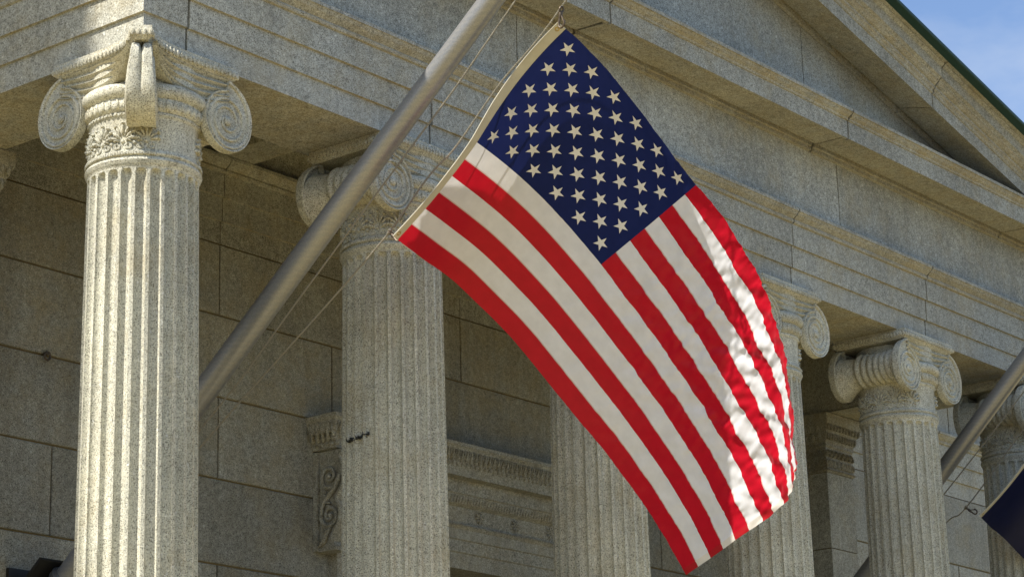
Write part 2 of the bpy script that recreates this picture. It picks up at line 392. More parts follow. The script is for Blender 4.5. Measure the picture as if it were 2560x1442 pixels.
# pediment wall
a = MB()
for x0, x1 in ((.3, 1.90), (1.90, 3.361), (3.361, 4.95)):
    a.tone = random.uniform(.95, 1.05)
    p, q = x0 + (.0028 if x0 > .5 else 0), x1 - (.0028 if x1 < 4.9 else 0)
    xs = [p] + ([XM] if p < XM < q else []) + [q]
    top = [(x, .002, zr(x) + .02) for x in xs]; bot = [(x, .002, .70) for x in xs]
    a.grid([list(c) for c in zip(bot, top)])
    for e in (p, q): a.grid([[(e, .002, .70), (e, .014, .70)], [(e, .002, zr(e) + .02), (e, .014, zr(e) + .02)]])
a.m = 1; a.poly([(.2, .0145, .70), (5.05, .0145, .70), (XM, .0145, zr(XM) + .05)])
build('pediment_wall', a, stone2, house)

RP = [(0, -.016, .6), (.012, -.014, .7), (.012, .010, .8), (.026, .010, .8), (.026, -.003, .45), (.10, -.018, .45), (.172, -.040, .1), (.172, .020, .7), (.177, .022, .8), (.180, .034, .9), (.188, .042, .4),
      (.188, .050, .9), (.196, .054, .9), (.203, .062, .9), (.209, .066, .3), (.209, .070, .5), (.222, .078, .15), (.226, .118, .1), (.240, .128, .2), (.240, .134, .2), (.285, .136, .3), (.285, .140, .2), (-.02, .160, 0)]
rake = MB()
run(rake, RP, XM, XR + .06, 'F', (3.02, 4.05, 4.9), 0, 1, zfun=zr)
run(rake, RP, -.06, XM, 'F', (.4, 1.25, 2.2), 1, 0, zfun=zr)
rk = build('raking_cornice', rake, stone2, house)
cop = MB()
GP = [(.255, .1345, 0), (.292, .1325, 0), (.292, .129, 0), (.297, .131, 0), (.297, .143, 0), (.290, .147, 0), (-.02, .186, 0)]
run(cop, GP, XM, XR + .07, 'F', (), 0, 1, zfun=zr); run(cop, GP, -.07, XM, 'F', (), 1, 0, zfun=zr)
build('copper_edge', cop, M_COPPER, rk)
roof = MB()
for sx in (-1, 1):
    xe = XM + sx * (XM + .24)
    roof.poly([(XM, -.10, zr(XM) + .192), (xe, -.10, zr(xe) + .192), (xe, 4.5, zr(xe) + .192), (XM, 4.5, zr(XM) + .192)])
    roof.poly([(xe, .02, .60), (xe - sx * .2, .02, .60), (xe - sx * .2, 4.5, .60), (xe, 4.5, .60)])
roof.poly([(-.04, 4.4, -3), (XR + .04, 4.4, -3), (XR + .04, 4.4, .7), (XM, 4.4, zr(XM)), (-.04, 4.4, .7)])
build('roof', roof, M_COPPER, house)

# ceiling of the portico
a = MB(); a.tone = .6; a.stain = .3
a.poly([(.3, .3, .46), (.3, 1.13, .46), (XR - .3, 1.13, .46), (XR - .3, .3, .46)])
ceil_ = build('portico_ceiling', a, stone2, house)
for xb in (1.346, 2.552, 3.758):
    b = MB(); b.stain = .3
    b.box(xb, xb + .146, .3055, 1.066, .296, .459)
    build('ceiling_beam', b, stone2, ceil_)

# ------------------------------------------------ wall behind the columns
DX0, DX1 = 1.965, 2 * XM - 1.965
def blocks(mb, y, x0, x1, zs, jf, hole=None, tr=(.80, 1.08), srange=(0, .3)):
    g = .0030
    for k in range(len(zs) - 1):
        z1, z0 = zs[k] - g, zs[k + 1] + g
        segs = [(x0, x1)] if not (hole and z1 < hole[2]) else [(x0, hole[0]), (hole[1], x1)]
        for sa, sb in segs:
            cs = [sa] + [j for j in jf(k) if sa + .05 < j < sb - .05] + [sb]
            for i in range(len(cs) - 1):
                p, q = cs[i] + (g if i else 0), cs[i + 1] - (g if i < len(cs) - 2 else 0)
                mb.tone = random.uniform(*tr); mb.stain = random.uniform(*srange)
                dy = random.uniform(-.0010, .0010)
                e = .0022
                out = [(p, z0), (q, z0), (q, z1), (p, z1)]
                inn = [(p + e, z0 + e), (q - e, z0 + e), (q - e, z1 - e), (p + e, z1 - e)]
                I = [mb.v((u, y + dy, w)) for u, w in inn]; O = [mb.v((u, y + .0022, w)) for u, w in out]
                B = [mb.v((u, y + .009, w)) for u, w in out]
                mb.f(*I)
                for n_ in range(4):
                    m_ = (n_ + 1) % 4
                    mb.f(O[n_], O[m_], I[m_], I[n_]); mb.f(B[n_], B[m_], O[m_], O[n_])
    mb.tone = 1; mb.stain = 0
ZS = [0, -.248, -.526, -.80, -1.08, -1.36, -1.64, -1.92, -2.2, -2.5, -2.70]
wall = MB()
blocks(wall, WY, .25, XR - .25, ZS, lambda k: (1.39, 2.641, 3.89) if k % 2 == 0 else (.69 if k > 1 else .33, 1.936, 3.19, 4.5), (DX0, DX1, -.79), (.64, .93), (.15, .65))  # lower tone range puts the porch's occlusion shade into the wall colour
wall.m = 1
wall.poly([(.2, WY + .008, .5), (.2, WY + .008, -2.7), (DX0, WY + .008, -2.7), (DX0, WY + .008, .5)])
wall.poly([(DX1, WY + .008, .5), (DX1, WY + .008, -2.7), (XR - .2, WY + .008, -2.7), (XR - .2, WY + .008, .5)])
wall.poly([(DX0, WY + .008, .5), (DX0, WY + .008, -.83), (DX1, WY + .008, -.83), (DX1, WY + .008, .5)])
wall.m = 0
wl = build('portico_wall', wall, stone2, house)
a = MB()
run(a, AP, .306, XR - .306, 'F', (1.39, 2.64, 3.9), 0, 0, y0=WY, gap=.004)
run(a, [(0, .298, .2), (0, .459, .2)], .306, XR - .306, 'F', (), 0, 0, y0=WY)
build('wall_architrave', a, stone2, wl)
# iron ring in the wall
a = MB(); a.sm = True
c0 = Vector((.647, WY - .012, -.530))
a.tube([(.647, WY + .01, -.523), (.647, WY - .016, -.523)], .006, 8)
a.tube([tuple(c0 + Vector((.011 * math.sin(t * PI / 8), -.002, -.002 - .013 * math.cos(t * PI / 8)))) for t in range(17)], .0034, 6)
build('anchor_ring', a, M_BRONZE, wl)

# ------------------------------------------------ antae
def anta(x0, x1):
    m = MB(); y0 = .955
    zz = [-.262, -.60, -.94, -1.28, -1.62, -1.96, -2.3, -2.70]
    for i in range(len(zz) - 1):
        m.tone = random.uniform(.9, 1.05)
        m.box(x0, x1, y0, 1.2, zz[i + 1] + .0022, zz[i] - .0022)
    m.m = 1; m.box(x0 + .008, x1 - .008, y0 + .008, 1.2, -2.7, -.2); m.m = 0; m.tone = 1
    o = build('anta', m, stone2, house)
    c = MB(); c.stain = .45; c.tone = .9
    pr = [(0, -.262), (.006, -.258), (.006, -.246), (.002, -.240), (.002, -.150), (.008, -.146), (.008, -.138), (.006, -.132), (.014, -.112), (.020, -.092), (.020, -.084),
          (.024, -.080), (.030, -.060), (.038, -.048), (.038, -.004), (.01, -.002)]
    def ring(d): return [(x0 - d, 1.2), (x0 - d, y0 - d), (x1 + d, y0 - d), (x1 + d, 1.2)]
    c.grid([[(x, y, z) for x, y in ring(d)] for d, z in pr])
    c.sm = True
    # carved ornament: leaf-and-dart rows and scrollwork on the neck
    def edgepts(d, n):
        out = []
        L = x1 - x0 + 2 * d
        for i in range(n): out.append(((x0 - d + L * (i + .5) / n, y0 - d, 0), (1, 0, 0), (0, -1, 0)))
        for i in range(max(3, n // 2)): out.append(((x0 - d, y0 + .2 * (i + .5) / (n // 2), 0), (0, 1, 0), (-1, 0, 0)))
        return out
    for p, t, nn in edgepts(.030, 11):
        p = Vector((p[0], p[1], -.064)); t = Vector(t); nn = Vector(nn)
        c.ell(p, t * .0085, nn * .012, Vector((0, 0, .017)), 8, 5)
    for p, t, nn in edgepts(.015, 12):
        p = Vector((p[0], p[1], -.103)); t = Vector(t); nn = Vector(nn)
        c.ell(p, t * .0075, nn * .012, Vector((0, 0, .018)), 8, 5)
    for k, (p, t, nn) in enumerate(edgepts(.003, 7)):
        p = Vector((p[0], p[1], -.198)); t = Vector(t); nn = Vector(nn); up = Vector((0, 0, 1))
        for q in range(-3, 4):
            aa = q * .42
            dr = (up * math.cos(aa) + t * math.sin(aa))
            c.ell(p + up * .004 + dr * (.021 - abs(q) * .0018), dr * (.014 - abs(q) * .0012), t * math.cos(aa) * .0034 - up * math.sin(aa) * .0034, nn * .011, 6, 4)
        for sg in (-1, 1):
            pts = [p + nn * .003 + up * (-.024 + .013 * math.cos(w)) * 1 + t * sg * (.010 + (.011 - w * .0011) * math.sin(w)) for w in [i * .6 for i in range(11)]]
            c.tube(pts, .0042, 6)
    for p, t, nn in edgepts(.007, 30):
        c.ell((p[0], p[1], -.252), Vector(t) * .004, Vector(nn) * .006, (0, 0, .004), 5, 4)
    build('anta_capital', c, stone2, o)
    return o
anta(.085, .305); anta(XR - .305, XR - .085)

# ------------------------------------------------ doorway
ds = MB(); ds.stain = .25; ds.tone = .92
HX0, HX1 = 1.800, 2 * XM - 1.800
HP = [(.0, -.524), (.142, -.528), (.142, -.540), (.136, -.545), (.132, -.560), (.118, -.590), (.112, -.605), (.108, -.612), (.108, -.640), (.070, -.642), (.066, -.648), (.066, -.690), (.060, -.693),
      (.048, -.722), (.036, -.728), (.030, -.732), (.030, -.792), (.044, -.796), (.044, -.806), (.036, -.814), (.036, -.850), (.029, -.853), (.029, -.895), (.022, -.899), (.022, -.955), (-.12, -.957), (-.12, -.97)]
HB = .142
ds.grid([[(HX0 + HB - d, WY, z) for d, z in HP[:10]], [(HX0 + HB - d, WY - d, z) for d, z in HP[:10]],
         [(HX1 - HB + d, WY - d, z) for d, z in HP[:10]], [(HX1 - HB + d, WY, z) for d, z in HP[:10]]])
ds.grid([[(x0, WY - d, z) for d, z in HP[9:]] for x0 in (HX0 + .10, HX1 - .10)])
# jambs
for xj in (HX0 + .125, HX1 - .125 - .115):
    ds.grid([[(x, WY - d, -.955), (x, WY - d, -2.7)] for x, d in ((xj, 0), (xj, .030), (xj + .05, .030), (xj + .05, .022), (xj + .10, .022), (xj + .115, .012), (xj + .115, -.15))] if xj < XM else
            [[(x, WY - d, -.955), (x, WY - d, -2.7)] for x, d in ((xj + .115, 0), (xj + .115, .030), (xj + .065, .030), (xj + .065, .022), (xj + .015, .022), (xj, .012), (xj, -.15))])
ds.sm = True
# carved foliage on the crown, egg and dart, bead rows, rosettes
n = 64
for i in range(n):
    x = HX0 + (HX1 - HX0) * (i + .5) / n
    for sg in (-1, 1):
        ds.ell((x + sg * .0055, WY - .128, -.572), (.0042, 0, sg * .003), (0, -.008, -.004), (sg * .002, -.010, .019), 6, 4)
    ds.ell((x, WY - .124, -.580), (.0035, 0, 0), (0, -.009, 0), (0, -.006, .016), 6, 4)
    ds.ell((x + (HX1 - HX0) / n / 2, WY - .116, -.600), (.006, 0, 0), (0, -.006, 0), (0, -.003, .008), 6, 4)
for i in range(90):
    x = HX0 + .1 + (HX1 - HX0 - .2) * (i + .5) / 90
    ds.ell((x, WY - .053, -.709), (.0048, 0, 0), (0, -.007, .001), (0, -.004, .014), 6, 4)
for i in range(130):
    x = HX0 + .1 + (HX1 - HX0 - .2) * (i + .5) / 130
    ds.ell((x, WY - .045, -.801), (.0042, 0, 0), (0, -.004, 0), (0, 0, .0045), 5, 4)
xr = 2.056
while xr < HX1 - .2:
    cz = -.760
    for k in range(8):
        aa = 2 * PI * k / 8
        ds.ell((xr + .014 * math.cos(aa), WY - .033, cz + .014 * math.sin(aa)), (.010 * math.cos(aa), 0, .010 * math.sin(aa)), (-.005 * math.sin(aa), 0, .005 * math.cos(aa)), (0, -.006, 0), 6, 4)
    ds.ell((xr, WY - .035, cz), (.006, 0, 0), (0, -.007, 0), (0, 0, .006), 6, 4)
    ds.tube([(xr + .026 * math.cos(w * PI / 10), WY - .031, cz + .026 * math.sin(w * PI / 10)) for w in range(21)], .0024, 5)
    xr += .2105
surround = build('door_surround', ds, stone2, house)

def console(xa, xb):
    m = MB(); m.stain = .3; m.tone = .88
    # outline in the (y, z) plane
    pr = [(WY, -.643), (.985, -.643), (.985, -.655), (1.000, -.668), (.992, -.685), (.980, -.705), (.976, -.735), (.985, -.775), (1.005, -.80), (1.012, -.820), (1.000, -.845), (.997, -.868), (1.003, -.895), (1.018, -.915),
          (1.030, -.935), (1.040, -.955), (1.028, -.972), (1.030, -.985), (WY, -.985)]
    L = [m.v((xa + .014, y, z)) for y, z in pr]; Q = [m.v((xb - .014, y, z)) for y, z in pr]
    m.f(*L); m.f(*reversed(Q))
    for i in range(len(pr)):
        k = (i + 1) % len(pr); m.f(L[i], L[k], Q[k], Q[i])
    m.sm = True
    for xx in (xa + .006, xb - .006):
        m.tube([(xx, y + .003, z) for y, z in pr[2:16]], .0075, 8)
        m.box(xx - .007, xx + .007, 1.100, WY - .001, -.984, -.645)
        for cy, cz, r0, sg, ph in ((1.050, -.735, .042, -1, 0), (1.048, -.868, .036, 1, PI)):
            pts = []; rad = []
            for i in range(46):
                t = i / 45; w = ph + sg * t * 1.6 * 2 * PI; r = r0 * (1 - t) ** .9 + .004
                pts.append((xx, cy - r * math.cos(w), cz + r * math.sin(w))); rad.append(.0080 - .0030 * t)
            m.tube(pts, rad, 6)
            m.ell((xx, cy, cz), (.010, 0, 0), (0, .009, 0), (0, 0, .009), 8, 5)
        m.tube([(xx, 1.010, -.745), (xx, 1.024, -.775), (xx, 1.048, -.797), (xx, 1.070, -.815), (xx, 1.084, -.840), (xx, 1.086, -.865)], [.008, .0085, .0085, .0085, .008, .007], 8)
        for i in range(5):
            m.ell((xx, 1.075 - .006 * i, -.785 - .013 * i), (.007, 0, 0), (0, .015, .006), (0, -.002, .0048), 6, 4)
            m.ell((xx, 1.058 + .006 * i, -.920 - .010 * i), (.009, 0, 0), (0, .018, -.010), (0, .003, .0055), 6, 4)
    # leaf moulding wrapped round the top
    for i in range(5):
        y = 1.000 + .024 * i
        xh = HX0 + .012 if xa < XM else HX1 - .012; xl = HX0 + .026 if xa < XM else HX1 - .026
        for sg in (-1, 1): m.ell((xh, y + sg * .006, -.570), (.008, 0, 0), (0, .0075, sg * .005), (0, -sg * .004, .022), 8, 5)
        m.ell((xh, y, -.582), (.0105, 0, 0), (0, .0045, 0), (0, 0, .026), 8, 5)
        m.ell((xl, y + .012, -.604), (.008, 0, 0), (0, .0105, 0), (0, 0, .014), 8, 5)
        m.ell((xl + (.006 if xa < XM else -.006), y, -.628), (.008, 0, 0), (0, .008, 0), (0, 0, .007), 6, 4)
    build('console', m, stone2, surround)
console(1.838, 1.925); console(2 * XM - 1.925, 2 * XM - 1.838)
dr = MB(); dr.box(DX0 - .02, DX1 + .02, 1.27, 1.30, -2.7, -.95)
for i in range(4):
    x = DX0 + .05 + i * .335
    for za, zb in ((-2.6, -1.9), (-1.85, -1.02)):
        dr.box(x, x + .26, 1.255, 1.268, za, zb)
build('door', dr, M_DARK, house)

# ------------------------------------------------ wings of the main block, steps and floor
for xa, xb in ((XR + .02, 8.6), (-3.3, -.02)):
    w = MB()
    wy = 1.15
    blocks(w, wy, xa, xb, [-.13, -.47, -.80, -1.12, -1.45, -1.8, -2.15, -2.5, -2.98], lambda k, xa=xa: tuple(xa + (.37 if k % 2 else .78) + .82 * i for i in range(5)))
    w.m = 1; w.poly([(xa, wy + .008, .7), (xa, wy + .008, -3), (xb, wy + .008, -3), (xb, wy + .008, .7)]); w.m = 0
    run(w, [(d, z - .13, s_) for d, z, s_ in AP], xa, xb, 'F', (xa + 1, xa + 2), 0, 0, y0=wy)
    run(w, [(0, .168, 0), (0, .45, 0)], xa, xb, 'F', (xa + 1.2,), 0, 0, y0=wy)
    run(w, [(d, z - .13, s_) for d, z, s_ in CP], xa, xb, 'F', (xa + .8, xa + 2.1), 0, 0, y0=wy)
    for xe in (xa, xb): w.poly([(xe, wy + .01, -3), (xe, 4.4, -3), (xe, 4.4, .58), (xe, wy + .01, .58)])
    w.poly([(xa, wy - .2, .584), (xb, wy - .2, .584), (xb, 4.4, .62), (xa, 4.4, .62)])
    build('wing_wall', w, stone2, house)
ZF, ZG = -2.70, -2.98
st = MB(); st.tone = 1.15
st.box(-.25, XR + .25, -.12, 1.2, ZF - .06, ZF)
for i in range(4):
    e = .10 * (i + 1)
    st.box(-.25 - e, XR + .25 + e, -.12 - e, 1.2, ZF - .06 - .055 * (i + 1), ZF - .061 - .055 * i)
build('portico_steps', st, stone2, house)
st = None

# ------------------------------------------------------------------ columns
RS0 = .1475
def rshaft(z):
    t = max(0, min(1, (-z - .335) / 2.2))
    return RS0 + .0172 * t ** .85
ZFT = -.345       # top of the flutes
def shaft():
    m = MB(); m.sm = True
    th = []
    per = R(15); fil = .235 * per
    for k in range(24):
        c0 = k * per
        w = (per - fil) / 2
        for q in (-1, -.97, -.88, -.7, -.45, -.15, .15, .45, .7, .88, .97, 1): th.append((c0 + w * q, q))
    zs = [-.333, -.337, -.341, ZFT, ZFT - .002, ZFT - .0045, ZFT - .008, ZFT - .012, ZFT - .0165, ZFT - .022, -.40, -.45]
    z = -.52
    while z > -2.53: zs.append(z); z -= .10
    zs += [-2.55, -2.562, -2.572, -2.58, -2.60]
    rows = []
    for z in zs:
        r0 = rshaft(z)
        if z > -.342: r0 += (-.333 + .0 - z + .012) * 0 + max(0, (z + .345) / .012) ** 2 * .005
        if z < -2.58: r0 += .006
        w = r0 * (per - fil) / 2
        row = []
        for a_, q in th:
            dz = max(0, z - (ZFT - w)) if z > -1 else max(0, (-2.58 + w) - z)
            rho2 = (q * w) ** 2 + dz * dz
            dep = .0168 * math.sqrt(max(0, 1 - rho2 / (w * w))) if z < ZFT + .001 else 0
            r_ = r0 - dep
            row.append((r_ * math.cos(a_), r_ * math.sin(a_), z))
        rows.append(row)
    m.grid(rows, cv=True)
    # attic base
    m.lathe([(.170, -2.60), (.176, -2.605), (.182, -2.615), (.176, -2.625), (.172, -2.632), (.180, -2.642), (.195, -2.648), (.205, -2.660), (.198, -2.674), (.19, -2.676)], 48)
    m.sm = False; m.box(-.215, .215, -.215, .215, -2.70, -2.676)
    return m

def neck():
    m = MB(); m.sm = True
    m.lathe([(RS0 + .0045, -.3335), (.1535, -.3300), (.1560, -.3235), (.1535, -.3170), (.1480, -.3155), (.1480, -.3115), (.1510, -.3095), (.1528, -.3045), (.1510, -.2995), (.1462, -.2975),
             (.1448, -.290), (.1440, -.245), (.1452, -.205), (.1470, -.2000), (.1500, -.1975), (.1512, -.1935), (.1500, -.1895), (.148, -.1885)], 96)
    # carved anthemion band under the side scrolls, and the bead rows
    for side in (PI, 0):
        n = 5
        for k in range(-n // 2 + 1, n // 2 + 1):
            for half in (0, 1):
                a0 = side + R(25) * (k + .5 * half)
                if abs(a0 - side) > R(56): continue
                def pt(u, w, d=0):     # u along the circle, w height
                    r_ = .1445 + d
                    return Vector((r_ * math.cos(a0 + u / .1445), r_ * math.sin(a0 + u / .1445), w))
                nn = Vector((math.cos(a0), math.sin(a0), 0)); t = Vector((-math.sin(a0), math.cos(a0), 0)); up = Vector((0, 0, 1))
                zc = -.268 if not half else -.272
                big = 1.0 if not half else .58
                for q in range(-3, 4):
                    aa = q * .44
                    ln = (.0300 - abs(q) * .0030) * big
                    dr = up * math.cos(aa) + t * math.sin(aa); pr = t * math.cos(aa) - up * math.sin(aa)
                    m.ell(pt(0, zc) + dr * ln * 1.05, dr * ln * .62, pr * .0046 * big, nn * .0085, 7, 5)
                    m.ell(pt(0, zc) + dr * ln * 1.62 + pr * (.002 * (1 if q > 0 else -1 if q < 0 else 0)), dr * .0045 * big, pr * .0056 * big, nn * .0095, 6, 4)
                m.ell(pt(0, zc - .003), t * .006, up * .0055, nn * .008, 6, 4)
                for sg in (-1, 1):
                    pts = [pt(sg * (.0125 + (.0095 - w * .00085) * math.sin(w)), -.283 + (.0085 - w * .0006) * math.cos(w), .0018) for w in [i * .55 for i in range(12)]]
                    m.tube(pts, .0026, 5)
        for i in range(44):
            a0 = side + R(-58 + 116 * i / 43)
            nn = Vector((math.cos(a0), math.sin(a0), 0)); t = Vector((-math.sin(a0), math.cos(a0), 0))
            m.ell(nn * .1515 + Vector((0, 0, -.3045)), t * .0062, nn * .0052, Vector((0, 0, .0066)), 6, 4)
            if i % 2 == 0: m.ell(nn * .150 + Vector((0, 0, -.1935)), t * .0058, nn * .0045, Vector((0, 0, .005)), 6, 4)
    return m

def echinus():
    m = MB(); m.sm = True; m.stain = .25
    m.lathe([(.1475, -.1885), (.1560, -.1830), (.1600, -.1730), (.1590, -.1620), (.1560, -.1540), (.1560, -.1510), (.1640, -.1470), (.1705, -.1390), (.1725, -.1290), (.1700, -.1190), (.163, -.1120), (.150, -.1080), (.150, -.040)], 72)
    for i in range(44):
        a0 = 2 * PI * (i + .5) / 44
        nn = Vector((math.cos(a0), math.sin(a0), 0)); t = Vector((-math.sin(a0), math.cos(a0), 0))
        m.ell(nn * .1585 + Vector((0, 0, -.1695)), t * .0078, nn * .0062 + Vector((0, 0, .003)), Vector((0, 0, .0135)), 8, 5)
    return m

def abacus(corner=False):
    m = MB(); m.stain = .35
    if not corner:
        hx, hy = .193, .163
        out = [(-hx, -hy), (hx, -hy), (hx, hy), (-hx, hy)]
    else:
        f_ = [(.193, -.163), (.05, -.160), (-.03, -.162), (-.09, -.170), (-.135, -.187), (-.165, -.206), (-.180, -.224)]
        out = [(.193, .163), ] + f_ + [(y, x) for x, y in reversed(f_)]
    n = len(out)
    def inset(d):
        res = []
        for i in range(n):
            p0, p1, p2 = Vector(out[i - 1]), Vector(out[i]), Vector(out[(i + 1) % n])
            e1 = (p1 - p0).normalized(); e2 = (p2 - p1).normalized()
            n1 = Vector((e1.y, -e1.x)); n2 = Vector((e2.y, -e2.x))
            b = (n1 + n2).normalized(); k = 1 / max(.35, b.dot(n1))
            res.append(p1 - b * d * k * (orient))
        return res
    area = sum(out[i - 1][0] * out[i][1] - out[i][0] * out[i - 1][1] for i in range(n))
    orient = 1 if area > 0 else -1
    rows = []
    for d, z in ((.030, -.0385), (.012, -.0380), (.010, -.0350), (.003, -.0300), (0, -.0230), (.0005, -.0150), (.004, -.0090), (.004, -.0008), (.05, -.0006)):
        rows.append([(p.x, p.y, z) for p in inset(d)])
    m.grid(rows, cv=True)
    m.poly([(p.x, p.y, -.0385) for p in inset(.030)])
    m.sm = True
    for i in range(n):
        p1, p2 = Vector(out[i - 1]), Vector(out[i]); L = (p2 - p1).length
        if L > .3 and p1.y > .1 and p2.y > .1: continue
        k = max(1, int(L / .0135)); e = (p2 - p1).normalized(); nn = Vector((e.y, -e.x)) * orient
        for j in range(k):
            q = p1 + (p2 - p1) * (j + .5) / k
            m.ell((q.x, q.y, -.022), (e.x * .0048 , e.y * .0048, .004), (nn.x * .0052, nn.y * .0052, 0), (-e.x * .003, -e.y * .003, .0095), 6, 4)
    return m

VX, VZ, VR = .163, -.1555, .0868
def rout(ph, big=.030):      # ph clockwise from the top
    k = max(0., 1 - ph / R(105))
    return VR + big * k ** 1.5
def spiral(m, P, r1=1.0, turns=2.9, rad=.0042, n=90):
    pts = []; rd = []
    for i in range(n + 1):
        t = i / n; ph = t * turns * 2 * PI
        base = rout(ph) if ph < 2 * PI else VR
        r = (base - .003) * (1 - t) ** .82 * r1 + .012 * t
        if t < .02: r = base - .003
        pts.append(P(r * math.sin(ph), r * math.cos(ph))); rd.append(rad * (1 - .45 * t))
    m.tube(pts, rd, 6)

def scroll(mb, sx, yf=-.156, yb=.156, mp=lambda p: p, front=True, back=True):
    """one side scroll: front disc, ribbed bolster, rear disc; sx = +1 right, -1 left"""
    old = mb.tf; mb.tf = mp; mb.sm = True
    def disc(y, th):      # spiral-edged disc with relief, th towards the inside
        n = 72
        rim = [];
        sg = 1 if th > 0 else -1
        for prof_r, dy in ((0, .0075), (.70, .0075), (.92, .0075), (.945, .001), (.985, .0), (1.0, .004), (1.0, abs(th) - .004), (.96, abs(th))):
            rim.append([(sx * VX + sx * rout(2 * PI * i / n) * prof_r * math.sin(2 * PI * i / n), y + sg * dy, VZ + rout(2 * PI * i / n) * prof_r * math.cos(2 * PI * i / n)) for i in range(n)])
        mb.grid(rim, cv=True)
        spiral(mb, lambda u, w: (sx * VX + sx * u, y + sg * .0062, VZ + w), rad=.0062)
        mb.ell((sx * VX, y + sg * .005, VZ), (.0135, 0, 0), (0, .007, 0), (0, 0, .0135), 8, 5)
    disc(yf, .030); disc(yb, -.030)
    # bolster
    prof = [(yf + .026, .066), (yf + .030, .058)]
    y = yf + .030; w = .0265
    nrib = 7; zb0 = VZ + .020
    for k in range(nrib):
        for q in range(1, 8):
            a_ = q / 7
            taper = .052 + .005 * ((k - 3.) / 3.) ** 2
            prof.append((y + w * a_, taper + .0105 * math.sin(PI * a_) ** .7))
        y += w
    prof += [(y + .006, .057), (y + .016, .060), (y + .030, .066), (yb - .040, .076), (yb - .032, .082), (yb - .026, .085)]
    rows = []
    for i in range(40):
        a_ = 2 * PI * i / 40
        rows.append([(sx * VX + r_ * math.cos(a_), yy, zb0 + (VZ - zb0) * max(0, min(1, (yy - y) / (yb - .026 - y))) + r_ * math.sin(a_)) for yy, r_ in prof])
    mb.grid(rows, cu=True)
    mb.tf = old

def band(mb, path, zt, zb, mp=lambda p: p, ridges=4, depth=.03):
    """channel band between two scrolls; path = plan points, zt/zb functions of s in 0..1"""
    old = mb.tf; mb.tf = mp
    n = 36
    P = [Vector(p) for p in path]
    seg = [0]
    for i in range(1, len(P)): seg.append(seg[-1] + (P[i] - P[i - 1]).length)
    def at(s):
        d = s * seg[-1]
        for i in range(1, len(P)):
            if d <= seg[i] + 1e-9:
                t = (d - seg[i - 1]) / (seg[i] - seg[i - 1])
                # catmull-rom
                p0 = P[max(0, i - 2)]; p1 = P[i - 1]; p2 = P[i]; p3 = P[min(len(P) - 1, i + 1)]
                return .5 * ((2 * p1) + (p2 - p0) * t + (2 * p0 - 5 * p1 + 4 * p2 - p3) * t * t + (3 * p1 - p0 - 3 * p2 + p3) * t ** 3)
        return P[-1]
    mb.sm = True
    rows = []; K = 8 * ridges
    for i in range(n + 1):
        s = i / n; c = at(s); tg = (at(min(1, s + .01)) - at(max(0, s - .01))).normalized()
        nn = Vector((tg.y, -tg.x))
        if nn.dot(Vector((0, -1))) < 0 and abs(nn.y) > .2: nn = -nn
        row = []
        a_, b_ = zt(s), zb(s)
        for j in range(K + 1):
            f_ = j / K
            h = .0125 * (abs(math.cos(f_ * ridges * PI)) ** 3) - .0080
            row.append((c.x + nn.x * h, c.y + nn.y * h, a_ + (b_ - a_) * f_))
        row.append((c.x - nn.x * depth, c.y - nn.y * depth, b_ + .004))
        rows.append(row)
    mb.grid(rows)
    mb.tf = old

def zt_(s): return -.0375
def zb_std(s):
    u = abs(2 * s - 1)
    return -.124 + .026 * u ** 2.2

def front_band(mp=lambda p: p):
    m = MB(); m.stain = .2
    band(m, [(-.166, -.1515), (-.06, -.1475), (.06, -.1475), (.166, -.1515)], zt_, zb_std, mp)
    return m
def side_of(p): return (p[1], p[0], p[2])

def make_column(i):
    org = (world((CC + i, CC, 0))[0], world((CC + i, CC, 0))[1], ZO)
    return org

